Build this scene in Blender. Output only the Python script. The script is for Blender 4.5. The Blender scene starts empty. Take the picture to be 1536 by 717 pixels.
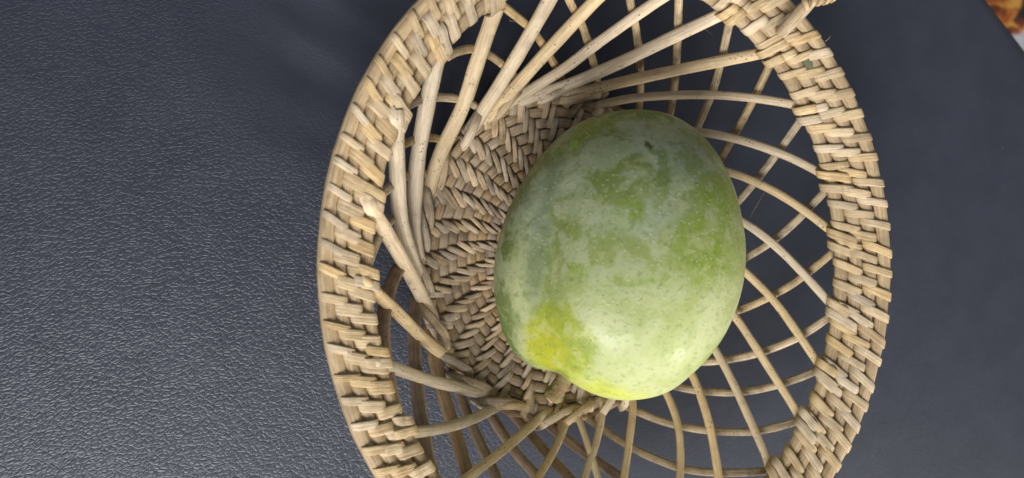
import bpy, math, random
from mathutils import Vector, Matrix
rnd = random.Random(7)
S = bpy.context.scene
CM = 0.01
# ---------------------------------------------------------------- camera
FPX = 1109.0
CAMH = 29.0                                   # cm above the leather
TX, TY = math.radians(14.0), math.radians(3.0)
fwd = Vector((math.sin(TX), -math.sin(TY), -math.cos(TX))).normalized()
right = Vector((math.cos(TX), 0, math.sin(TX))); right = (right - fwd*right.dot(fwd)).normalized()
up = right.cross(fwd).normalized()
CP = Vector((0, 0, CAMH))
cam_d = bpy.data.cameras.new('camera'); cam = bpy.data.objects.new('camera', cam_d)
S.collection.objects.link(cam); S.camera = cam
cam_d.sensor_width = 36; cam_d.lens = 36*FPX/1536; cam_d.clip_start = 0.01; cam_d.clip_end = 20
cam.matrix_world = Matrix(((right.x, up.x, -fwd.x, 0), (right.y, up.y, -fwd.y, 0), (right.z, up.z, -fwd.z, CAMH*CM), (0, 0, 0, 1)))
cam_d.dof.use_dof = True; cam_d.dof.focus_distance = 0.265; cam_d.dof.aperture_fstop = 8.0
# ---------------------------------------------------------------- world and lamps
W = bpy.data.worlds.new('World'); S.world = W; W.use_nodes = True
bg = W.node_tree.nodes['Background']; bg.inputs[0].default_value = (0.80, 0.88, 1.0, 1); bg.inputs[1].default_value = 0.20
def lamp(name, loc, target, sx, sy, power, col):
    l = bpy.data.lights.new(name, 'AREA'); l.shape = 'RECTANGLE'; l.size = sx; l.size_y = sy; l.energy = power; l.color = col
    o = bpy.data.objects.new(name, l); S.collection.objects.link(o); o.location = loc
    o.rotation_euler = (Vector(target)-Vector(loc)).to_track_quat('-Z', 'Y').to_euler(); return o
lamp('window_light', (-0.34, -0.92, 0.82), (0.0, 0, 0), 0.75, 0.5, 22.5, (0.985, 0.99, 1.0))
lamp('side_window_light', (1.0, -1.05, 0.46), (0.05, 0, 0.03), 0.45, 0.35, 15, (1.0, 0.96, 0.90))
S.view_settings.view_transform = 'Standard'; S.view_settings.look = 'None'; S.view_settings.exposure = 0.0; S.view_settings.gamma = 1
S.render.engine = 'CYCLES'

# ---------------------------------------------------------------- helpers
def P(px, py, z):
    """point of the place (cm) at height z seen at photo position px, py"""
    d = fwd + right*((px-768)/FPX) + up*(-(py-358.5)/FPX)
    return CP + d*((z-CAMH)/d.z)
def lin(r, g, b):
    f = lambda c: (c/255/12.92) if c/255 <= 0.04045 else ((c/255+0.055)/1.055)**2.4
    return (f(r), f(g), f(b), 1)
def link(name, me, mat, parent=None, label=None):
    o = bpy.data.objects.new(name, me); S.collection.objects.link(o)
    if mat and not me.materials: me.materials.append(mat)
    if parent: o.parent = parent
    if label: o['label'] = label
    return o
def mesh(name, vs, fs, uvs=None, smooth=True):
    me = bpy.data.meshes.new(name); me.from_pydata([tuple(Vector(v)*CM) for v in vs], [], fs); me.update()
    if uvs:
        l = me.uv_layers.new(name='UVMap')
        for p in me.polygons:
            for li in p.loop_indices: l.data[li].uv = uvs[me.loops[li].vertex_index]
    if smooth: me.polygons.foreach_set('use_smooth', [True]*len(me.polygons))
    return me
def catmull(pts, n):
    out = []; m = len(pts)
    for i in range(m-1):
        p0 = pts[max(i-1, 0)]; p1 = pts[i]; p2 = pts[i+1]; p3 = pts[min(i+2, m-1)]
        for k in range(n):
            t = k/n
            out.append(0.5*((2*p1)+(p2-p0)*t+(2*p0-5*p1+4*p2-p3)*t*t+(3*p1-p0-3*p2+p3)*t**3))
    out.append(pts[-1].copy()); return out
def sweep(pts, norms, w, th, sides=10, closed=False, power=1.0, taper=None, u0=0.0, rough=0.0, keel=0.0):
    """tube of flattened cross-section; w wide, th thick (cm), wide side square to norms"""
    n = len(pts); vs = []; uv = []; u = u0; R0 = rnd.random()*50
    for i in range(n):
        a = pts[(i-1) % n] if closed else pts[max(i-1, 0)]; b = pts[(i+1) % n] if closed else pts[min(i+1, n-1)]
        t = (b-a).normalized(); nn = norms[i]-t*norms[i].dot(t); nn.normalize(); s = t.cross(nn)
        if i: u += (pts[i]-pts[i-1]).length
        k = taper(i/(n-1)) if taper else 1.0
        k *= 1+rough*(math.sin(u*2.3+R0)+0.6*math.sin(u*6.1+R0*2))
        for j in range(sides):
            ang = 2*math.pi*j/sides; c, q = math.cos(ang), math.sin(ang)
            c = math.copysign(abs(c)**power, c); q = math.copysign(abs(q)**power, q)
            if q < 0 and keel: q *= 1-keel
            vs.append(pts[i]+s*(c*w/2*k)+nn*(q*th/2*k)); uv.append((u, j/sides))
    fs = []
    for i in range(n if closed else n-1):
        for j in range(sides):
            a = i*sides+j; b = i*sides+(j+1) % sides; c = ((i+1) % n)*sides+(j+1) % sides; d = ((i+1) % n)*sides+j
            fs.append((a, d, c, b))
    if not closed:
        fs.append(tuple(range(sides))); fs.append(tuple(reversed(range((n-1)*sides, n*sides))))
    return vs, fs, uv

# ---------------------------------------------------------------- node helpers
class NT:
    def __init__(s, name):
        s.m = bpy.data.materials.new(name); s.m.use_nodes = True; s.t = s.m.node_tree; s.n = s.t.nodes
        s.b = s.n['Principled BSDF']
    def node(s, typ, **kw):
        nd = s.n.new(typ)
        for k, v in kw.items():
            if k.startswith('i_'):
                key = k[2:]
                nd.inputs[int(key) if key.isdigit() else key].default_value = v
            else: setattr(nd, k, v)
        return nd
    def l(s, a, b): s.t.links.new(a, b)
    def put(s, sock, v):
        if hasattr(v, 'is_linked') or isinstance(v, bpy.types.NodeSocket): s.l(v, sock)
        else: sock.default_value = v
    def math(s, op, a, b=0.5, c=None, clamp=False):
        nd = s.node('ShaderNodeMath', operation=op, use_clamp=clamp); s.put(nd.inputs[0], a); s.put(nd.inputs[1], b)
        if c is not None: s.put(nd.inputs[2], c)
        return nd.outputs[0]
    def ramp(s, v, a, b, lo=0.0, hi=1.0):
        nd = s.node('ShaderNodeMapRange', interpolation_type='SMOOTHSTEP'); s.put(nd.inputs[0], v)
        nd.inputs[1].default_value = a; nd.inputs[2].default_value = b; nd.inputs[3].default_value = lo; nd.inputs[4].default_value = hi
        return nd.outputs[0]
    def mix(s, f, a, b, blend='MIX'):
        nd = s.node('ShaderNodeMix', data_type='RGBA', blend_type=blend); s.put(nd.inputs[0], f); s.put(nd.inputs[6], a); s.put(nd.inputs[7], b)
        return nd.outputs[2]
    def noise(s, vec, scale, detail=3, rough=0.5, dist=0.0):
        nd = s.node('ShaderNodeTexNoise'); s.l(vec, nd.inputs['Vector']); nd.inputs['Scale'].default_value = scale
        nd.inputs['Detail'].default_value = detail; nd.inputs['Roughness'].default_value = rough; nd.inputs['Distortion'].default_value = dist
        return nd.outputs[0]
    def mapping(s, vec, scale=(1, 1, 1), loc=(0, 0, 0), rot=(0, 0, 0)):
        nd = s.node('ShaderNodeMapping'); s.l(vec, nd.inputs[0]); nd.inputs[1].default_value = loc; nd.inputs[2].default_value = rot; nd.inputs[3].default_value = scale
        return nd.outputs[0]
    def bump(s, h, dist, strength=1.0, normal=None):
        nd = s.node('ShaderNodeBump'); s.put(nd.inputs['Height'], h); nd.inputs['Distance'].default_value = dist
        s.put(nd.inputs['Strength'], strength)
        if normal: s.l(normal, nd.inputs['Normal'])
        return nd.outputs[0]

def rattan(name, light, dark, spots=0.5, grain=0.5, var=0.25, rough=0.6, dirt=0.35):
    t = NT(name); uvn = t.node('ShaderNodeTexCoord'); oi = t.node('ShaderNodeObjectInfo')
    rv = oi.outputs['Random']
    sh = t.node('ShaderNodeCombineXYZ'); t.l(t.math('MULTIPLY', rv, 37.0), sh.inputs[0]); t.l(t.math('MULTIPLY', rv, 91.0), sh.inputs[2])
    def addv(v):
        nd = t.node('ShaderNodeVectorMath', operation='ADD'); t.l(v, nd.inputs[0]); t.l(sh.outputs[0], nd.inputs[1]); return nd.outputs[0]
    uv = addv(uvn.outputs['UV']); ob = addv(t.mapping(uvn.outputs['Object'], (100, 100, 100)))
    fib = t.noise(t.mapping(uv, (0.55, 22, 1)), 1.0, 4, 0.65)         # long fibres
    fine = t.noise(t.mapping(uv, (2.2, 70, 1)), 1.0, 2, 0.6)
    blot = t.noise(ob, 1.1, 4, 0.6)
    f = t.ramp(fib, 0.35, 0.62, 0.0, 1.0)
    col = t.mix(t.math('MULTIPLY', f, grain), dark, light)
    col = t.mix(t.ramp(t.math('ADD', fib, t.math('MULTIPLY', fine, 0.5)), 0.55, 0.85, 1-grain*0.2, 1.0), dark, t.mix(f, t.mix(0.45, light, dark), light))
    col = t.mix(t.ramp(fine, 0.30, 0.46, 0.38*grain, 0.0), col, (0.10, 0.065, 0.035, 1))
    col = t.mix(t.ramp(blot, 0.42, 0.70, 0.0, dirt), col, tuple(c*0.42 for c in dark[:3])+(1,))
    # freckles
    vo = t.node('ShaderNodeTexVoronoi'); t.l(t.mapping(ob, (1, 1, 1)), vo.inputs['Vector']); vo.inputs['Scale'].default_value = 6.5
    sp = t.ramp(vo.outputs['Distance'], 0.14, 0.30, 1.0, 0.0)
    gate = t.ramp(t.noise(ob, 1.6, 2), 0.50, 0.62)
    col = t.mix(t.math('MULTIPLY', t.math('MULTIPLY', sp, gate), spots), col, (0.07, 0.048, 0.035, 1))
    # each piece a little different
    hsv = t.node('ShaderNodeHueSaturation'); t.l(col, hsv.inputs['Color'])
    t.l(t.math('ADD', t.math('MULTIPLY', rv, var*2), 1-var), hsv.inputs['Value'])
    rv2 = t.math('FRACT', t.math('MULTIPLY', rv, 7.31)); t.l(t.math('ADD', t.math('MULTIPLY', rv2, 0.35), 0.80), hsv.inputs['Saturation'])
    t.l(hsv.outputs[0], t.b.inputs['Base Color'])
    t.b.inputs['Roughness'].default_value = rough; t.b.inputs['Specular IOR Level'].default_value = 0.35
    h = t.math('ADD', fib, t.math('MULTIPLY', fine, 0.6))
    t.l(t.bump(h, 0.00035, 0.75), t.b.inputs['Normal'])
    return t.m
M_stake = rattan('rattan_stake', lin(226, 201, 160), lin(176, 142, 100), 0.75, 0.55, 0.10, 0.52, 0.25)
M_outer = rattan('rattan_outer_stake', lin(212, 186, 144), lin(104, 78, 52), 0.6, 0.9, 0.16, 0.6, 0.55)
M_brown = rattan('rattan_brown_stake', lin(164, 138, 110), lin(108, 84, 62), 0.7, 0.6, 0.12, 0.55, 0.5)
M_cane = rattan('rattan_rim_cane', lin(200, 174, 134), lin(138, 108, 74), 0.3, 0.7, 0.06, 0.6, 0.35)
M_bind = rattan('rattan_rim_binding', lin(220, 194, 152), lin(162, 128, 88), 0.15, 0.65, 0.14, 0.52, 0.28)
M_base = rattan('weathered_base_strip', lin(212, 188, 154), lin(134, 108, 82), 0.8, 0.85, 0.24, 0.75, 0.55)
M_ring = rattan('weathered_base_weaver', lin(186, 160, 126), lin(108, 86, 64), 0.6, 0.9, 0.1, 0.8, 0.6)

# ---------------------------------------------------------------- leather seat
def leather():
    t = NT('navy_leather'); tc = t.node('ShaderNodeTexCoord'); ob = t.mapping(tc.outputs['Object'], (100, 100, 100))
    warp = t.node('ShaderNodeTexNoise'); t.l(ob, warp.inputs['Vector']); warp.inputs['Scale'].default_value = 2.2; warp.inputs['Detail'].default_value = 3
    wv = t.node('ShaderNodeVectorMath', operation='MULTIPLY_ADD'); t.l(warp.outputs['Color'], wv.inputs[0]); wv.inputs[1].default_value = (0.22, 0.22, 0); t.l(ob, wv.inputs[2])
    rot = t.mapping(wv.outputs[0], rot=(0, 0, -0.55))
    def vor(vec, scale, feat):
        v = t.node('ShaderNodeTexVoronoi', feature=feat); t.l(vec, v.inputs['Vector']); v.inputs['Scale'].default_value = scale
        return v.outputs['Distance']
    e1 = vor(t.mapping(rot, (4.5, 7.2, 1)), 1.0, 'DISTANCE_TO_EDGE'); e2 = vor(t.mapping(rot, (7.2, 9.2, 1), loc=(3, 7, 0)), 1.0, 'DISTANCE_TO_EDGE')
    big = t.noise(ob, 0.5, 3)
    h1 = t.ramp(e1, -0.03, 0.20); h2 = t.ramp(e2, 0.0, 0.2)
    h = t.math('ADD', h1, t.math('MULTIPLY', h2, t.ramp(big, 0.3, 0.7, 0.08, 0.28)))
    h = t.math('ADD', h, t.math('MULTIPLY', t.noise(ob, 11, 3), 0.10))
    sep = t.node('ShaderNodeSeparateXYZ'); t.l(ob, sep.inputs[0])
    # grain is deep on the left of the seat and stretched flat towards its right end
    st = t.ramp(t.math('ADD', sep.outputs[0], t.math('MULTIPLY', big, 6)), 3.0, 17.0, 0.30, 0.08)
    fc = P(490, 70, 0); dx = t.math('SUBTRACT', sep.outputs[0], fc.x); dy = t.math('SUBTRACT', sep.outputs[1], fc.y)
    dd_ = t.math('SQRT', t.math('ADD', t.math('MULTIPLY', dx, dx), t.math('MULTIPLY', dy, dy)))
    st = t.math('MULTIPLY', st, t.ramp(dd_, 1.0, 6.0, 0.30, 1.0))
    t.l(t.bump(h, 0.00047, st), t.b.inputs['Normal'])
    base = t.mix(t.ramp(big, 0.3, 0.7), lin(49, 52, 62), lin(54, 57, 67))
    col = t.mix(t.math('MULTIPLY', t.ramp(h1, 0.0, 0.6, 0.8, 0.0), st), base, lin(40, 44, 58))
    dust = t.node('ShaderNodeTexVoronoi'); t.l(ob, dust.inputs['Vector']); dust.inputs['Scale'].default_value = 0.75
    col = t.mix(t.ramp(dust.outputs['Distance'], 0.006, 0.018, 0.6, 0.0), col, (0.5, 0.5, 0.5, 1))
    t.l(col, t.b.inputs['Base Color'])
    t.l(t.ramp(t.noise(ob, 3, 4), 0.3, 0.7, 0.42, 0.46), t.b.inputs['Roughness']); t.b.inputs['Specular IOR Level'].default_value = 0.5
    return t.m
M_leather = leather()
E0, E1 = P(1491, -14, 0), P(1559, 74, 0)
ed = (E1-E0); ed.z = 0; ed.normalize(); en = Vector((-ed.y, ed.x, 0))
if en.dot(Vector((1, 1, 0))) < 0: en = -en
def frange(a, b, s):
    out = []; x = a
    while x < b-1e-6: out.append(x); x += s
    return out+[b]
creases = [((400, -25), (590, 84), 0.42, 0.11), ((400, 70), (550, 145), 0.45, 0.09), ((420, 175), (508, 218), 0.32, 0.09), ((545, -8), (640, 40), 0.40, 0.10), ((330, -10), (560, 190), 1.3, 0.08), ((450, 120), (525, 180), 0.3, 0.05)]
cr_w = [(P(a[0], a[1], 0), P(b[0], b[1], 0), w, d) for a, b, w, d in creases]
def relief(p):
    z = 0.05*math.sin(p.x*0.23+1.0)*math.sin(p.y*0.19+0.4)
    for a, b, w, d in cr_w:
        ab = b-a; t = max(0, min(1, (p-a).dot(ab)/ab.length_squared)); q = (p-(a+ab*t)); q.z = 0
        fall = math.sin(math.pi*min(1, max(0.0, 0.12+t*0.88)))**0.5 if t < 1 else 0.0
        z -= 1.5*d*math.exp(-(q.length/w)**2)*max(0.15, fall)
    return z
prof = [(d, 0.0) for d in frange(-75, -4, 0.6)]+[(d, -0.012*(d+4)**2) for d in frange(-3.5, -1.2, 0.5)]
z0 = prof[-1][1]
prof += [(-1.2+1.4*math.sin(a), z0-1.4*(1-math.cos(a))) for a in frange(0.12, math.pi/2, 0.16)]
prof += [(prof[-1][0], z) for z in (-3, -5, -8, -12)]
es = frange(-70, 50, 0.6); vs = []
for e in es:
    for d, z in prof:
        p = E0+ed*e+en*(d-0.0035*(e-1)**2*(1 if abs(e) < 25 else 25*25/(e*e))); p.z = z+(relief(p) if d < -1.2 else 0); vs.append(p)
nP = len(prof); fs = [(i*nP+j, i*nP+j+1, (i+1)*nP+j+1, (i+1)*nP+j) for i in range(len(es)-1) for j in range(nP-1)]
me = mesh('leather_seat', vs, fs)
if me.polygons[10].normal.z < 0: me.flip_normals()
seat = link('leather_seat', me, M_leather); seat['kind'] = 'structure'
# floor, and the bright printed cloth lying on it
def plain(name, col, rough):
    t = NT(name); tc = t.node('ShaderNodeTexCoord'); n = t.noise(tc.outputs['Object'], 30, 4)
    t.l(t.mix(n, tuple(c*0.8 for c in col[:3])+(1,), col), t.b.inputs['Base Color']); t.b.inputs['Roughness'].default_value = rough; return t.m
fl = link('floor', mesh('floor', [(-300, -300, -14), (300, -300, -14), (300, 300, -14), (-300, 300, -14)], [(0, 1, 2, 3)]), plain('floor_tile', lin(150, 140, 130), 0.5)); fl['kind'] = 'structure'
def cloth_mat():
    t = NT('printed_cloth'); tc = t.node('ShaderNodeTexCoord'); ob = t.mapping(tc.outputs['Object'], (100, 100, 100))
    a = t.noise(t.mapping(ob, rot=(0, 0, 0.6)), 0.4, 3, 0.6, 0.8); b = t.noise(t.mapping(ob, loc=(9, 4, 0)), 0.8, 2, 0.5, 0.5)
    col = t.mix(t.ramp(a, 0.42, 0.56), lin(178, 88, 30), lin(222, 160, 70))
    col = t.mix(t.ramp(b, 0.55, 0.63), col, lin(120, 54, 24))
    sep = t.node('ShaderNodeSeparateXYZ'); t.l(ob, sep.inputs[0])
    wob = t.math('ADD', sep.outputs[1], t.math('MULTIPLY', b, 3.0))
    wl = P(1530, 40, -12.5); bl = P(1538, 20, -12.5)
    col = t.mix(t.ramp(wob, wl.y+0.9, wl.y+1.7, 1.0, 0.0), col, lin(226, 228, 236))
    blk = t.math('MULTIPLY', t.ramp(sep.outputs[0], bl.x-0.4, bl.x), t.ramp(sep.outputs[1], bl.y-0.6, bl.y))
    col = t.mix(blk, col, (0.012, 0.01, 0.01, 1))
    t.l(col, t.b.inputs['Base Color']); t.b.inputs['Roughness'].default_value = 0.85; return t.m
c0 = P(1520, 30, -12.5); vs = []; N = 40
for i in range(N+1):
    for j in range(N+1):
        x, y = (i/N-0.5)*44, (j/N-0.5)*44
        vs.append((c0.x+x, c0.y+y, -13.2+0.5*math.sin(x*0.5+y*0.3)+0.3*math.sin(y*0.9-x*0.2)))
fs = [(i*(N+1)+j, (i+1)*(N+1)+j, (i+1)*(N+1)+j+1, i*(N+1)+j+1) for i in range(N) for j in range(N)]
cl = link('printed_cloth', mesh('printed_cloth', vs, fs), cloth_mat())
cl['label'] = 'orange, gold and white printed cloth lying below the seat at the corner of the view'; cl['category'] = 'cloth'

# ---------------------------------------------------------------- basket surfaces
RC = (904.5, 400); RA, RB = 347, 443          # inner edge of the rim as the photo shows it
def ell(px_c, a, b, th, z): return P(px_c[0]+a*math.cos(th), px_c[1]-b*math.sin(th), z)
def rim_c(th, v):                              # v = 0 inner cane .. 3 outer cane
    k = 10+v*20.5; z = 4.62+0.27*v-0.03*v*v
    return ell((RC[0]+v*0.7, RC[1]), RA+k, RB+k, th, z)
def surf(fn, th, v, h):
    e = 1e-3; p = fn(th, v); dt = fn(th+e, v)-p; dv = fn(th, v+e)-p; n = dv.cross(dt).normalized()
    if n.z < 0: n = -n
    return p+n*h, n
BC = (830, 383); BA, BB = 203, 246; NRING = 14
def base_c(th, v):                             # v = 0 outermost ring .. 11
    r = 1-(v+0.75)/(NRING+0.5); z = 0.35+0.75*max(0, r-0.5)**2*4*0.85
    return ell((BC[0]-2*r, BC[1]), BA*r, BB*r, th, z)
def base_n(th, v, h): return surf(base_c, th, v, h)

basket = bpy.data.objects.new('basket', None); S.collection.objects.link(basket); bc = P(850, 390, 0)*CM
basket.location = bc; basket['label'] = 'pale woven rattan bowl with open crossing stakes holding the green mango'; basket['category'] = 'basket'
bpy.context.view_layer.update()
INV = Matrix.Translation(-Vector(bc))
def bpart(name, data, mat, label=None, parent=None, stuff=False):
    vs, fs, uv = data; me = mesh(name, vs, fs, uv)
    o = link(name, me, mat, parent or basket, label)
    if not parent: o.matrix_parent_inverse = INV
    if stuff: o['kind'] = 'stuff'
    return o
def merge(parts):
    V, F, U = [], [], []
    for v, f, u in parts:
        k = len(V); V += v; U += u; F += [tuple(i+k for i in q) for q in f]
    return V, F, U

# ---- woven base
NS = 112; NI = 44; SPLIT = 8
def over(i, j): return (i+j) % 4 in (0, 1)
skew = lambda v: 0.030*v
for j in range(NRING):
    ns = NS if j < SPLIT else NI; pts = []; nn = []
    if j >= SPLIT: ns = NI
    for i in range(ns*2):
        th = 2*math.pi*(i/2+0.25)/ns; up_ = 0.5*(over(int(i/2) % ns, j)+over(int((i+1)/2) % ns, j))
        p, n = base_n(th+skew(j), j, 0.05-0.13*up_); pts.append(p); nn.append(n)
    w = (base_c(0, j)-base_c(0, j+1)).length
    bpart('base_weaver', sweep(pts, nn, 0.41, 0.14, 8, closed=True, power=0.8), M_ring)
for j in range(-1, NRING-1):
    ns = NS if j < SPLIT else NI
    for i in range(ns):
        if not (over(i, j) and over(i, j+1)): continue
        th = 2*math.pi*(i+0.5)/ns+rnd.uniform(-0.012, 0.012)
        v0 = -0.62 if j < 0 else j-0.72+rnd.uniform(-0.12, 0.12); v1 = j+1.72+rnd.uniform(-0.12, 0.12)
        pts = []; nn = []; hh = rnd.uniform(0.09, 0.18); lean = rnd.uniform(-0.035, 0.035)
        for k in range(9):
            q = k/8; v = v0+(v1-v0)*q
            prof_h = hh*(1-abs(2*q-1)**3.2)-0.13*abs(2*q-1)**5
            p, n = base_n(th+skew(v)+lean*(q-0.5), v, prof_h); pts.append(p); nn.append(n)
        circ = (base_c(th+math.pi/ns, j+0.5)-base_c(th-math.pi/ns, j+0.5)).length
        bpart('base_strip', sweep(pts, nn, circ*rnd.uniform(0.80, 1.14), 0.10, 10, power=0.6, rough=0.04, taper=lambda q: 0.92+0.08*math.sin(math.pi*q)), M_base)
# dark solid core under the weave (woven crown seen edge-on between strips)
pts = []

# ---- stakes
def rho(px, py):
    lo, hi = -1.0, 2.0
    def f(r):
        cx = BC[0]+(RC[0]-BC[0])*r; cy = BC[1]+(RC[1]-BC[1])*r; a = BA+(RA-BA)*r; b = BB+(RB-BB)*r
        return ((px-cx)/a)**2+((py-cy)/b)**2-1
    lo = -0.9
    for _ in range(30):
        m = (lo+hi)/2
        if f(m) > 0: lo = m
        else: hi = m
    return lo
def stake_z(r, layer):
    r2 = max(0, min(1.15, r)); z = 0.85+3.45*(r2**0.92)
    if r < 0: z -= min(0.9, 60*r*r)
    if r < 0 and layer == 'B': return 0.36
    return z+(0.20 if layer == 'A' else -0.24)*(1-0.45*r2)-(0 if layer == 'A' else 0.18*(1-r2))
A = [
 [(746, 8), (741, 20), (715, 96), (694, 160), (660, 232), (642, 290), (637, 320)],
 [(842, -34), (824, 0), (790, 60), (754, 120), (700, 205), (668, 256), (645, 292)],
 [(925, -32), (893, 0), (820, 78), (775, 128), (735, 172), (700, 208), (676, 236)],
 [(1030, -25), (985, 2), (900, 62), (850, 100), (800, 132), (750, 163), (722, 184)],
 [(1100, 12), (1080, 22), (1000, 60), (930, 94), (860, 124), (806, 142), (776, 156)],
 [(1165, 72), (1145, 79), (1060, 96), (960, 117), (880, 136), (850, 146)],
 [(1218, 165), (1196, 158), (1130, 147), (1050, 142), (960, 146), (905, 156), (880, 166)],
 [(1254, 270), (1236, 262), (1180, 234), (1110, 210), (1040, 197), (970, 196), (935, 205)],
 [(1268, 363), (1253, 351), (1200, 311), (1150, 281), (1092, 258), (1030, 250), (985, 250)],
 [(1258, 470), (1246, 456), (1200, 405), (1160, 366), (1118, 335), (1060, 305), (1015, 300)],
 [(1236, 560), (1226, 543), (1190, 490), (1160, 450), (1118, 408), (1070, 370), (1025, 350)],
 [(1200, 632), (1194, 616), (1160, 562), (1130, 515), (1100, 472), (1060, 430), (1022, 405)],
 [(1153, 700), (1149, 684), (1125, 630), (1100, 575), (1073, 525), (1035, 470), (1010, 448)],
 [(1085, 770), (1078, 717), (1068, 655), (1055, 606), (1036, 558), (1005, 510), (990, 492)],
 [(1012, 815), (1020, 717), (1018, 644), (998, 587), (965, 545), (950, 530)],
 [(920, 835), (936, 717), (944, 660), (949, 602), (935, 575), (920, 560)],
 [(845, 835), (877, 717), (894, 664), (904, 615), (900, 590)],
 [(760, 818), (785, 757), (807, 717), (830, 678), (848, 636), (852, 612)],
 [(650, 762), (700, 718), (745, 683), (785, 649), (806, 630), (825, 612)],
 [(592, 648), (610, 649), (650, 645), (700, 632), (742, 612), (768, 594)],
 [(556, 538), (572, 545), (641, 569), (680, 579), (716, 588), (742, 584)],
 [(538, 416), (550, 427), (590, 463), (640, 512), (680, 542), (700, 558)],
 [(546, 292), (556, 312), (580, 350), (612, 405), (640, 460), (662, 510), (668, 528)],
 [(592, 165), (593, 190), (596, 260), (600, 324), (614, 378), (632, 425), (646, 462)],
 [(661, 70), (654, 94), (640, 160), (627, 234), (622, 300), (621, 350), (628, 390)],
]
B = [
 [(1018, -40), (1018, 0), (1014, 100), (1004, 174), (985, 230)],
 [(943, -42), (945, 0), (955, 50), (960, 110), (958, 165), (945, 215)],
 [(838, -40), (854, 0), (874, 40), (888, 85), (896, 124), (900, 165)],
 [(742, -2), (760, 13), (800, 47), (825, 85), (842, 118), (850, 160)],
 [(670, 86), (688, 77), (714, 74), (748, 92), (784, 130), (800, 160)],
 [(608, 160), (630, 150), (661, 146), (700, 152), (735, 176), (750, 200)],
 [(572, 235), (604, 217), (634, 207), (665, 210), (690, 225)],
 [(545, 325), (560, 304), (587, 279), (614, 263), (650, 260)],
 [(545, 425), (556, 385), (572, 350), (594, 323), (625, 305), (650, 300)],
 [(604, 655), (592, 612), (578, 545), (575, 480), (587, 425), (608, 390), (636, 365)],
 [(664, 760), (647, 711), (632, 630), (624, 560), (621, 490), (628, 440), (645, 420)],
 [(722, 780), (701, 711), (683, 650), (665, 590), (650, 530), (645, 490), (655, 470)],
 [(775, 790), (745, 717), (714, 651), (691, 594), (676, 550), (672, 520)],
 [(870, 800), (807, 717), (773, 678), (740, 628), (715, 585), (708, 560)],
 [(905, 778), (854, 717), (824, 685), (767, 618), (745, 590), (736, 570)],
 [(1010, 775), (931, 717), (874, 678), (824, 638), (795, 610), (785, 590)],
 [(1150, 706), (1130, 708), (1085, 709), (1040, 706), (1000, 695), (941, 668), (874, 622), (850, 600)],
 [(1200, 630), (1181, 636), (1144, 645), (1107, 648), (1050, 644), (991, 631), (924, 602), (890, 580)],
 [(1235, 548), (1217, 559), (1167, 577), (1107, 588), (1040, 585), (985, 570), (950, 550)],
 [(1258, 462), (1241, 477), (1191, 509), (1124, 533), (1053, 543), (1000, 535), (965, 520)],
 [(1270, 360), (1254, 374), (1214, 407), (1170, 437), (1103, 467), (1040, 480), (1000, 480)],
 [(1256, 266), (1241, 283), (1177, 347), (1118, 387), (1060, 415), (1020, 425)],
 [(1214, 162), (1197, 186), (1158, 240), (1109, 300), (1060, 345), (1025, 370)],
 [(1165, 76), (1154, 99), (1124, 161), (1080, 240), (1045, 290), (1020, 320)],
 [(1098, 12), (1094, 35), (1073, 124), (1045, 193), (1020, 240), (1000, 270)],
]
def stake(pl, layer, mat, w, th, label=None):
    pl = list(reversed(pl))
    pts2 = catmull([Vector((x, y, 0)) for x, y in pl], 7); pts = []; nn = []; tw = rnd.uniform(-0.35, 0.35)
    for i, q in enumerate(pts2):
        r = rho(q.x, q.y); p = P(q.x, q.y, stake_z(r, layer)); pts.append(p)
        c = (CP-p).normalized(); nn.append(c)
    if True:   # slow twist of the cane along its length
        out = []
        for i, p in enumerate(pts):
            t = (pts[min(i+1, len(pts)-1)]-pts[max(i-1, 0)]).normalized(); s = t.cross(nn[i]).normalized()
            a = tw*(0.4+0.6*math.sin(i*0.12+tw*9)); out.append(nn[i]*math.cos(a)+s*math.sin(a))
        nn = out
    return bpart('stake', sweep(pts, nn, w, th, 12, power=0.85, rough=0.022), mat, label)
for pl in A:                                   # every foot dives under the woven base
    x, y = pl[-1]
    for k in range(14):
        if rho(x, y) <= -0.15: break
        x += (BC[0]-x)*0.03; y += (BC[1]-y)*0.03
    else: pass
    if (x, y) != pl[-1]: pl.append((x, y))
wA = {0: .56, 1: .54, 2: .50, 24: .58, 23: .58, 22: .54, 21: .46, 20: .45, 19: .40, 18: .38, 3: .42, 4: .48, 5: .44}
for k, pl in enumerate(A):
    stake(pl, 'A', M_stake, wA.get(k, 0.33 if k < 14 else 0.30), wA.get(k, 0.31)*0.72)
for k, pl in enumerate(B):
    br = 8 < k < 16
    stake(pl, 'B', M_brown if br else M_outer, 0.50 if 8 < k < 12 else (0.40 if br else 0.31), 0.27 if br else 0.22, 'darker brown stake' if br else None)
# one stake that strays across its neighbours below the stem
stake([(930, 830), (915, 775), (897, 717), (874, 644), (858, 606), (848, 588)], 'A', M_stake, 0.27, 0.2)

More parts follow.
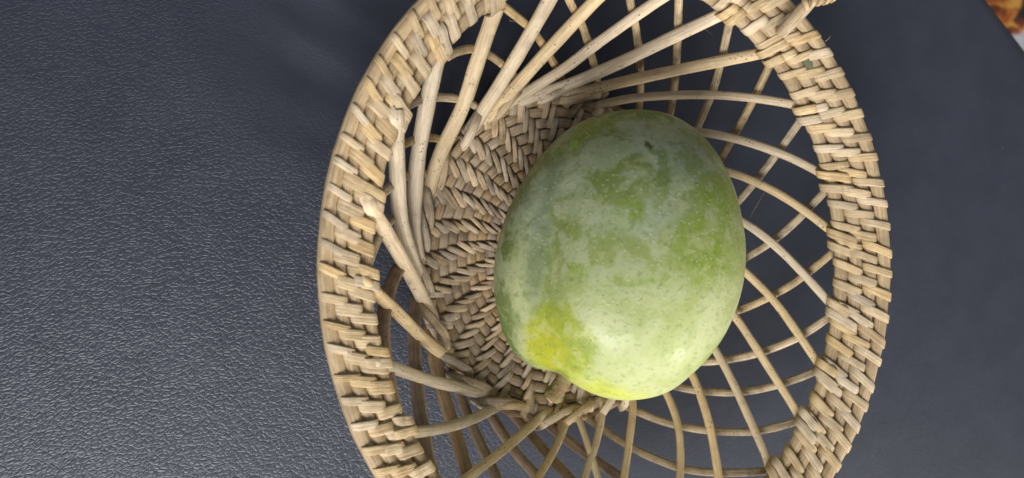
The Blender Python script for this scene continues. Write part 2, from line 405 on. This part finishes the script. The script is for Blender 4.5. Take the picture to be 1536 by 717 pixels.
# ---- border of the base: two canes and a loop round the foot of each inner stake
def border(off, z, w, th):
    pts = []; nn = []
    for i in range(150):
        t = 2*math.pi*i/150; p = ell(BC, BA+off, BB+off, t, z); pts.append(p); nn.append((CP-p).normalized())
    return sweep(pts, nn, w, th, 10, closed=True, rough=0.03)
bpart('base_border_cane', border(1, 0.62, 0.34, 0.30), M_ring)
bpart('base_border_cane', border(-9, 0.80, 0.30, 0.24), M_ring)
def base_ang(px, py): return math.atan2(-(py-BC[1])/BB, (px-BC[0])/BA)
angs = sorted(base_ang(*next((q for q in reversed(pl[:-1]) if rho(*q) > -0.12), pl[-2])) for pl in A)
for k, a in enumerate(angs):
    a0 = a; d = 0.20; wob = rnd.uniform(-2, 2)
    key = [(-0.45, 12, 0.35), (-0.30, 12, 0.98), (0.0, 4+wob, 1.30), (0.45, -8+wob, 1.26), (0.85, -13, 1.0), (1.15, -8, 0.62)]
    L = 0.235
    pp = [ell(BC, BA+o, BB+o, a0+t*L, z) for t, o, z in key]
    pts = catmull(pp, 5); nn = [(CP-p).normalized() for p in pts]
    bpart('border_loop', sweep(pts, nn, rnd.uniform(0.30, 0.38), 0.14, 10, power=0.85, rough=0.03), M_stake if 5 < k < 12 else M_base)

# ---- rim: four canes bound with staggered strips
for v in range(4):
    rr = 0.49 if v < 3 else 0.52; ph = rnd.random()*6
    pts = []; nn = []
    for i in range(260):
        t = 2*math.pi*i/260; p, n = surf(rim_c, t, v, 0.02*math.sin(i*0.9+ph)); pts.append(p); nn.append(n)
    bpart('rim_cane', sweep(pts, nn, rr, 0.38, 10, closed=True, rough=0.025), M_cane)
# angular positions: closer on the right of the photo than on the left
seq = []; t = 0.0
while t < 2*math.pi:
    ds = 0.82
    seq.append(t); sp = (rim_c(t+0.01, 1.5)-rim_c(t, 1.5)).length/0.01; t += ds/sp
sc = 2*math.pi/t; seq = [q*sc for q in seq]; pit = 2*math.pi/len(seq)
def bind(th, v0, v1, w, hh=0.235, slant=0.016, th_=0.10, mat=None, name='rim_binding'):
    pts = []; nn = []; sl = slant+rnd.uniform(-0.006, 0.006); tw = rnd.uniform(-0.10, 0.10); k = hh/0.235; m = v1-v0
    shape = [(0.0, -0.18), (0.03, 0.0), (0.14, 0.14), (0.30, 0.205), (0.52, 0.235), (0.52+(m-1.04)*0.25, 0.222), (m/2, 0.205), (0.52+(m-1.04)*0.75, 0.222), (m-0.52, 0.235), (m-0.30, 0.205), (m-0.14, 0.14), (m-0.03, 0.0), (m, -0.18)]
    for dv, h in shape:
        v = v0+dv; p, n = surf(rim_c, th-sl*(dv-m/2), v, h*k); pts.append(p)
    for i, p in enumerate(pts):
        tt = (pts[min(i+1, 12)]-pts[max(i-1, 0)]).normalized(); p0, n = surf(rim_c, th, v0+shape[i][0], 0)
        sd = (rim_c(th+0.01, v0+m/2)-rim_c(th, v0+m/2)).normalized(); n2 = tt.cross(sd); n2 = n2 if n2.dot((p-rim_c(th, v0+m/2)+n*0.3)) > 0 else -n2
        nn.append(n2.normalized())
    t = (pts[-1]-pts[0]).normalized(); nn = [(n*math.cos(tw)+t.cross(n)*math.sin(tw)) for n in nn]
    return bpart(name, sweep(pts, nn, w, th_*0.62, 12, power=0.55, taper=lambda q: 0.96+0.04*math.sin(math.pi*q), rough=0.035), mat or M_bind)
for i, th0 in enumerate([q for q in seq for _ in range(3)]):
    row = i % 3; left = max(0, -math.cos(th0)); th = th0-row*0.46*pit
    w = rnd.uniform(0.29, 0.37)*(1+0.22*left)
    if row == 2: w *= 1-0.35*left
    th += rnd.uniform(-0.006, 0.006)
    e1 = row+1.55
    bind(th, row-0.55, e1, w)
# wider ties where each pair of stakes enters the rim
for k, pl in enumerate(A):
    x, y = pl[0]; th = math.atan2(-(y-RC[1])/RB, (x-RC[0])/RA)
    for s in (-0.018, 0.020):
        bind(th+s, -0.90, 0.62+rnd.uniform(0, 0.9), 0.34, 0.30, 0.02, 0.12, name='stake_tie')

# ---- the wrapped handle that springs from the rim at the top right
hp = [P(1168, 52, 5.55), P(1190, 26, 5.95), P(1212, 4, 6.3), P(1250, -8, 6.4), P(1262, -50, 6.4), P(1225, -95, 6.3), P(1150, -125, 6.0), P(1085, -110, 5.6), P(1062, -70, 5.2)]
pts = catmull(hp, 12); nn = [(CP-p).normalized() for p in pts]
hd = bpart('handle', sweep(pts, nn, 0.34, 0.28, 12), M_cane)
wr = []; L = 0
cur = catmull(hp, 40)[70:]
for i, p in enumerate(cur):
    t = (cur[min(i+1, len(cur)-1)]-cur[max(i-1, 0)]).normalized(); n = (CP-p).normalized(); s = t.cross(n).normalized(); n = s.cross(t)
    if i: L += (p-cur[i-1]).length
    a = L*2*math.pi/0.26; wr.append((p+s*math.cos(a)*0.19+n*math.sin(a)*0.17, s*math.cos(a)+n*math.sin(a)))
bpart('handle_wrapping', sweep([q[0] for q in wr], [q[1] for q in wr], 0.20, 0.06, 6), M_bind)
for o in (0, 0.0):
    pass
dg = [P(1170, 50, 5.2), P(1178, 42, 5.72), P(1196, 24, 5.98), P(1212, 6, 6.2), P(1220, -6, 6.0)]
pts = catmull(dg, 8); bpart('handle_tie', sweep(pts, [(CP-p).normalized() for p in pts], 0.46, 0.10, 8, power=0.8), M_bind)

# ---- loose fibres standing off the cane
def fibre(pl, z):
    pts = catmull([P(x, y, z+dz) for x, y, dz in pl], 6)
    bpart('loose_fibre', sweep(pts, [(CP-p).normalized() for p in pts], 0.018, 0.014, 5, taper=lambda q: 1-0.7*q), M_bind)
fibre([(505, 222, 0), (498, 226, .2), (492, 234, .5)], 5.2)
fibre([(1238, 62, 0), (1243, 58, .15), (1246, 54, .3)], 5.3)
fibre([(1152, 278, 0), (1140, 300, .1), (1126, 324, -.1), (1122, 330, -.1)], 2.6)
fibre([(1046, 36, -.5), (1058, 44, -.3), (1070, 54, -.1)], 2.8)
fibre([(770, 22, 0), (764, 30, .1), (772, 33, .2)], 3.2)

# ---------------------------------------------------------------- mango
out_px = [(960, 163), (1010, 172), (1056, 204), (1092, 258), (1113, 325), (1119, 395), (1106, 460), (1076, 520), (1042, 558), (1004, 588), (962, 600), (920, 600), (884, 589),
          (856, 574), (838, 561), (815, 556), (788, 546), (762, 517), (746, 470), (740, 420), (745, 370), (760, 320), (785, 270), (815, 228), (850, 194), (900, 171)]
MZ = 4.2; MC = P(932, 385, MZ); va = (CP-MC).normalized()
lx = (right-va*right.dot(va)).normalized(); ly = va.cross(lx).normalized()
def to_local(px, py):
    d = (P(px, py, 0)-CP); t = (MC-CP).dot(va)/d.dot(va); q = CP+d*t-MC
    return q.dot(lx), q.dot(ly)
loc = [to_local(*q) for q in out_px]
SHR = 0.985                                    # the sphere-like limb stands a little outside its own mid-section
pol = sorted((math.atan2(y, x), math.hypot(x, y)*SHR) for x, y in loc)
def Rphi(phi):
    n = len(pol)
    phi = (phi+math.pi) % (2*math.pi)-math.pi
    for i in range(n):
        a0, r0 = pol[i]; a1, r1 = pol[(i+1) % n]
        if i == n-1: a1 += 2*math.pi
        ph = phi if phi >= pol[0][0] else phi+2*math.pi
        if a0 <= ph <= a1:
            t = (ph-a0)/(a1-a0); rm = pol[(i-1) % n][1]; rp = pol[(i+2) % n][1]
            return 0.5*((2*r0)+(r1-rm)*t+(2*rm-5*r0+4*r1-rp)*t*t+(3*r0-rm-3*r1+rp)*t**3)
NPH, NTH = 160, 90; T = 3.75; vs = []
raw = [Rphi(2*math.pi*i/NPH) for i in range(NPH)]
mean_s = [sum(raw[(i+k) % NPH]*math.exp(-(k/9)**2) for k in range(-24, 25))/sum(math.exp(-(k/9)**2) for k in range(-24, 25)) for i in range(NPH)]
sx, sy = to_local(842, 562); mg = bpy.data.objects.new('mango', None)
for j in range(1, NTH):
    th = math.pi*j/NTH; s = math.sin(th)
    for i in range(NPH):
        ph = 2*math.pi*i/NPH; wgt = math.exp(-((th-math.pi/2)/0.42)**2)
        r = (mean_s[i]*(1-wgt)+raw[i]*wgt)*s**0.94
        x, y = r*math.cos(ph), r*math.sin(ph); z = T*math.copysign(abs(math.cos(th))**0.97, math.cos(th))
        z *= 1-0.045*y/5+0.02*x/4                     # fuller towards the stem end
        if z > 0:                                     # a shallow hollow runs up from the stem along the left cheek
            gx, gy = x+2.35-0.08*y, y; g = math.exp(-(gx/0.60)**2)*math.exp(-((gy-0.4)/3.2)**2); z -= 0.30*g
            z += 0.10*math.exp(-((x+1.1)/0.8)**2)*math.exp(-((y+1.0)/3.0)**2)
        d = math.hypot(x-sx, y-sy); k = 0.35*math.exp(-(d/0.7)**2)*wgt; z -= 0.8*k
        vs.append((x, y, z))
vs.append((0, 0, T)); vs.append((0, 0, -T)); nt = len(vs)-2; nb = len(vs)-1; R_ = NTH-1
fs = [(j*NPH+i, (j+1)*NPH+i, (j+1)*NPH+(i+1) % NPH, j*NPH+(i+1) % NPH) for j in range(R_-1) for i in range(NPH)]
fs += [(nt, i, (i+1) % NPH) for i in range(NPH)]+[(nb, (R_-1)*NPH+(i+1) % NPH, (R_-1)*NPH+i) for i in range(NPH)]
MM = Matrix(((lx.x, ly.x, va.x, MC.x*CM), (lx.y, ly.y, va.y, MC.y*CM), (lx.z, ly.z, va.z, MC.z*CM), (0, 0, 0, 1)))
def mango_mat():
    t = NT('mango_skin'); tc = t.node('ShaderNodeTexCoord'); ob = t.mapping(tc.outputs['Object'], (100, 100, 100))
    sep = t.node('ShaderNodeSeparateXYZ'); wn = t.node('ShaderNodeTexNoise'); t.l(ob, wn.inputs['Vector']); wn.inputs['Scale'].default_value = 1.0; wn.inputs['Detail'].default_value = 5; wn.inputs['Roughness'].default_value = 0.62
    wv = t.node('ShaderNodeVectorMath', operation='MULTIPLY_ADD'); off = t.node('ShaderNodeVectorMath', operation='SUBTRACT'); t.l(wn.outputs['Color'], off.inputs[0]); off.inputs[1].default_value = (.5, .5, .5)
    t.l(off.outputs[0], wv.inputs[0]); wv.inputs[1].default_value = (1.0, 1.0, 0); t.l(ob, wv.inputs[2]); t.l(wv.outputs[0], sep.inputs[0]); X, Y = sep.outputs[0], sep.outputs[1]
    sp0 = t.node('ShaderNodeSeparateXYZ'); t.l(ob, sp0.inputs[0]); X0, Y0 = sp0.outputs[0], sp0.outputs[1]
    w2 = t.node('ShaderNodeTexNoise'); t.l(ob, w2.inputs['Vector']); w2.inputs['Scale'].default_value = 2.6; w2.inputs['Detail'].default_value = 4
    o2 = t.node('ShaderNodeVectorMath', operation='SUBTRACT'); t.l(w2.outputs['Color'], o2.inputs[0]); o2.inputs[1].default_value = (.5, .5, .5)
    v2 = t.node('ShaderNodeVectorMath', operation='MULTIPLY_ADD'); t.l(o2.outputs[0], v2.inputs[0]); v2.inputs[1].default_value = (.5, .5, 0); t.l(ob, v2.inputs[2])
    s2 = t.node('ShaderNodeSeparateXYZ'); t.l(v2.outputs[0], s2.inputs[0])
    def spot(px, py, rx, ry, a=0.0, soft=0.5, warp=True):
        cx, cy = to_local(px, py); sc = 0.0232; rx *= sc; ry *= sc; x, y = (s2.outputs[0], s2.outputs[1]) if warp == 2 else ((X, Y) if warp else (X0, Y0))
        dx = t.math('SUBTRACT', x, cx); dy = t.math('SUBTRACT', y, cy); c, s = math.cos(a), math.sin(a)
        u = t.math('DIVIDE', t.math('ADD', t.math('MULTIPLY', dx, c), t.math('MULTIPLY', dy, s)), rx)
        v = t.math('DIVIDE', t.math('SUBTRACT', t.math('MULTIPLY', dy, c), t.math('MULTIPLY', dx, s)), ry)
        d = t.math('SQRT', t.math('ADD', t.math('MULTIPLY', u, u), t.math('MULTIPLY', v, v)))
        return t.ramp(d, 1-soft, 1+soft, 1.0, 0.0)
    green = lin(130, 145, 70); deep = lin(84, 102, 52); pale = lin(180, 184, 132); yellow = lin(180, 180, 30); lime = lin(156, 168, 84); bloom = lin(168, 178, 150)
    grad = t.ramp(t.math('ADD', Y0, t.math('MULTIPLY', X0, -0.35)), -4.2, 4.6)           # 0 stem end, 1 far end
    col = t.mix(grad, t.mix(0.5, lime, pale), t.mix(0.45, green, deep))
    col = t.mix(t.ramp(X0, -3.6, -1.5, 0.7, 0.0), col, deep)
    n1 = t.noise(ob, 0.62, 5, 0.62, 0.6); n2 = t.noise(t.mapping(ob, loc=(5, 2, 8)), 1.5, 5, 0.65, 0.3); n3 = t.noise(t.mapping(ob, loc=(1, 9, 3)), 5.5, 4, 0.6)
    col = t.mix(t.ramp(n1, 0.47, 0.56, 0.0, 0.60), col, t.mix(grad, pale, bloom))
    for a in ((1000, 240, 62, 34, -0.6, 0.5), (960, 335, 62, 24, 0.1, 0.6), (1070, 470, 34, 50, 0.2, 0.5), (905, 480, 30, 22, 0, 0.6), (815, 330, 26, 60, -0.2, 0.6), (800, 430, 26, 70, 0.0, 0.5), (955, 545, 60, 25, 0, 0.6), (860, 275, 50, 22, 0.9, 0.6)):
        col = t.mix(t.math('MULTIPLY', spot(*a), t.ramp(n2, 0.36, 0.54, 0.25, 0.75)), col, pale if a[1] > 380 else bloom)
    for a in ((940, 330, 20, 22, 0, 0.5), (895, 200, 42, 16, 0.3, 0.6), (1040, 375, 46, 52, 0.2, 0.6), (960, 415, 40, 12, 0.1, 0.5), (1075, 540, 26, 34, -0.5, 0.6), (880, 400, 16, 9, -0.6, 0.4), (1060, 300, 40, 22, -0.6, 0.6)):
        col = t.mix(t.math('MULTIPLY', spot(*a), t.ramp(n2, 0.42, 0.58, 0.85, 0.3)), col, lin(128, 148, 44))
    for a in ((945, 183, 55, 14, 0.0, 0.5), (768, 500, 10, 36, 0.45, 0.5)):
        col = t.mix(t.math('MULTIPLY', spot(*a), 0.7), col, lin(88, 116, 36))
    y1 = spot(848, 502, 50, 58, 0.45, 0.14); y2 = spot(828, 512, 30, 42, 0.2, 0.5); y3 = spot(905, 574, 66, 17, -0.22, 0.7)
    col = t.mix(t.math('MULTIPLY', y1, 0.88), col, t.mix(t.ramp(n2, 0.4, 0.6), lin(134, 146, 36), lin(154, 162, 44)))
    col = t.mix(t.math('MULTIPLY', y2, 0.75), col, lin(170, 166, 20)); col = t.mix(t.math('MULTIPLY', y3, 0.7), col, lin(190, 192, 62))
    col = t.mix(t.ramp(n2, 0.53, 0.60, 0.0, 0.35), col, pale); col = t.mix(t.ramp(n2, 0.40, 0.45, 0.22, 0.0), col, lin(126, 144, 52)); col = t.mix(t.ramp(n3, 0.52, 0.72, 0.0, 0.42), col, deep); col = t.mix(t.ramp(t.noise(t.mapping(ob, (1, 0.45, 1), loc=(4, 4, 1)), 12, 3, 0.7), 0.50, 0.75, 0.0, 0.25), col, pale)
    for a in ((836, 290, 13, 62, -0.25, 0.7), (816, 400, 12, 55, -0.12, 0.7)):  # dark bands: rubbed bloom, plus the cheek hollow's shade tinted into the colour
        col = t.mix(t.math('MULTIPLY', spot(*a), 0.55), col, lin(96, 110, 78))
    col = t.mix(t.math('MULTIPLY', spot(838, 556, 16, 12, 0, 0.6), 0.7), col, lin(96, 104, 52))
    # rubbed scar, bright green nick
    sc1 = t.math('MAXIMUM', t.math('MAXIMUM', spot(987, 266, 8, 27, 0.0, 0.3, 2), spot(985, 285, 13, 10, 0.2, 0.3, 2)), spot(978, 243, 20, 5, -0.6, 0.4, 2)); col = t.mix(t.math('MULTIPLY', sc1, 0.65), col, lin(104, 128, 60))
    col = t.mix(t.math('MULTIPLY', spot(968, 234, 8, 3, -0.7, 0.4, 2), 0.85), col, lin(72, 66, 30))
    nick = spot(866, 229, 6.5, 7, 0, 0.4, False); col = t.mix(t.math('MULTIPLY', nick, 0.9), col, lin(124, 168, 40))
    # lenticels, many and pale towards the far end
    vo = t.node('ShaderNodeTexVoronoi'); t.l(ob, vo.inputs['Vector']); vo.inputs['Scale'].default_value = 4.6
    ln = t.ramp(vo.outputs['Distance'], 0.10, 0.30, 1.0, 0.0); ring = t.ramp(vo.outputs['Distance'], 0.15, 0.32, 1.0, 0.0)
    vo2 = t.node('ShaderNodeTexVoronoi'); t.l(t.mapping(ob, loc=(3, 3, 3)), vo2.inputs['Vector']); vo2.inputs['Scale'].default_value = 6.5
    ln2 = t.ramp(vo2.outputs['Distance'], 0.05, 0.15, 1.0, 0.0)
    side = t.ramp(t.math('ADD', Y0, t.math('MULTIPLY', X0, 0.5)), -3.2, 1.0, 0.12, 1.0)
    col = t.mix(t.math('MULTIPLY', t.math('MULTIPLY', ring, side), 0.22), col, deep)
    col = t.mix(t.math('MULTIPLY', t.math('MULTIPLY', t.math('MAXIMUM', ln, t.math('MULTIPLY', ln2, 0.5)), side), 0.36), col, lin(200, 210, 166))
    vo3 = t.node('ShaderNodeTexVoronoi'); t.l(t.mapping(ob, loc=(7, 1, 2)), vo3.inputs['Vector']); vo3.inputs['Scale'].default_value = 2.1
    dk = t.ramp(vo3.outputs['Distance'], 0.03, 0.075, 1.0, 0.0)
    col = t.mix(t.math('MULTIPLY', dk, t.ramp(Y0, -1.5, 1.0, 0.75, 0.1)), col, lin(66, 72, 36))
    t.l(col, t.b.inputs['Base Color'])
    t.l(t.ramp(n1, 0.42, 0.60, 0.40, 0.62), t.b.inputs['Roughness']); t.b.inputs['Specular IOR Level'].default_value = 0.38
    t.b.inputs['Subsurface Weight'].default_value = 0.12; t.b.inputs['Subsurface Radius'].default_value = (0.6, 0.8, 0.2); t.b.inputs['Subsurface Scale'].default_value = 0.003
    h = t.math('ADD', t.math('MULTIPLY', ln, 0.5), t.math('ADD', t.math('MULTIPLY', t.noise(ob, 9, 4), 0.5), t.math('MULTIPLY', n1, 2.0)))
    h = t.math('SUBTRACT', h, t.math('MULTIPLY', dk, 0.5))
    t.l(t.bump(h, 0.00035, 0.35), t.b.inputs['Normal'])
    return t.m
S.collection.objects.link(mg); mg.matrix_world = MM
mg['label'] = 'large green and yellow mango with pale bloom and cut stem in the rattan basket'; mg['category'] = 'mango'
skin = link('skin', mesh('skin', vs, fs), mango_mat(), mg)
# stem (in the mango's own space)
def stem_mat():
    t = NT('mango_stem'); tc = t.node('ShaderNodeTexCoord'); ob = t.mapping(tc.outputs['Object'], (100, 100, 100))
    n = t.noise(ob, 5, 4, 0.6); col = t.mix(t.ramp(n, 0.38, 0.62), lin(116, 112, 66), lin(126, 92, 58)); col = t.mix(t.ramp(t.noise(ob, 8, 3), 0.58, 0.68), col, lin(86, 56, 34))
    t.l(col, t.b.inputs['Base Color']); t.b.inputs['Roughness'].default_value = 0.75; t.l(t.bump(n, 0.001, 0.8), t.b.inputs['Normal']); return t.m
a = Vector((*to_local(852, 560), -0.1)); b = Vector((*to_local(826, 600), -0.20)); sp = [a+(b-a)*k/12 for k in range(13)]
rad = [1.25, 1.1, 0.95, 0.86, 0.82, 0.85, 0.9, 0.86, 0.92, 1.0, 1.06, 1.0, 0.8]
v_, f_, u_ = sweep(sp, [Vector((0, 0, 1))]*13, 0.62, 0.58, 16, taper=lambda q: rad[int(round(q*12))]*1.12)
v_ = [v+Vector((rnd.uniform(-1, 1), rnd.uniform(-1, 1), rnd.uniform(-1, 1)))*0.018 for v in v_]
stem = link('stem', mesh('stem', v_, f_, u_), stem_mat(), mg)
dd = (b-a).normalized(); cut = []
sp2 = [b-dd*0.06, b+dd*0.02, b+dd*0.06]
v_, f_, u_ = sweep(sp2, [Vector((0, 0, 1))]*3, 0.52, 0.48, 12, taper=lambda q: 1-0.35*q)
v_ = [v+Vector((rnd.uniform(-1, 1), rnd.uniform(-1, 1), rnd.uniform(-1, 1)))*0.025 for v in v_]
link('cut_end', mesh('cut_end', v_, f_, u_), plain('stem_cut', lin(212, 168, 118), 0.8), stem)

# a scrap of leaf caught between the rim strips
ls = [rim_c(math.atan2(-(y-RC[1])/RB, (x-RC[0])/RA), 1.45) for x, y in ((1186, 88), (1195, 96), (1204, 103))]
ls = catmull(ls, 4); ls = [p+Vector((0, 0, 0.22)) for p in ls]
lf = link('leaf_scrap', mesh('leaf_scrap', *sweep(ls, [(CP-p).normalized() for p in ls], 0.30, 0.05, 8, taper=lambda q: 0.5+0.5*math.sin(math.pi*q))), plain('dried_leaf', lin(98, 102, 68), 0.8))
lf['label'] = 'small dull green leaf scrap caught in the rim weave'; lf['category'] = 'leaf'
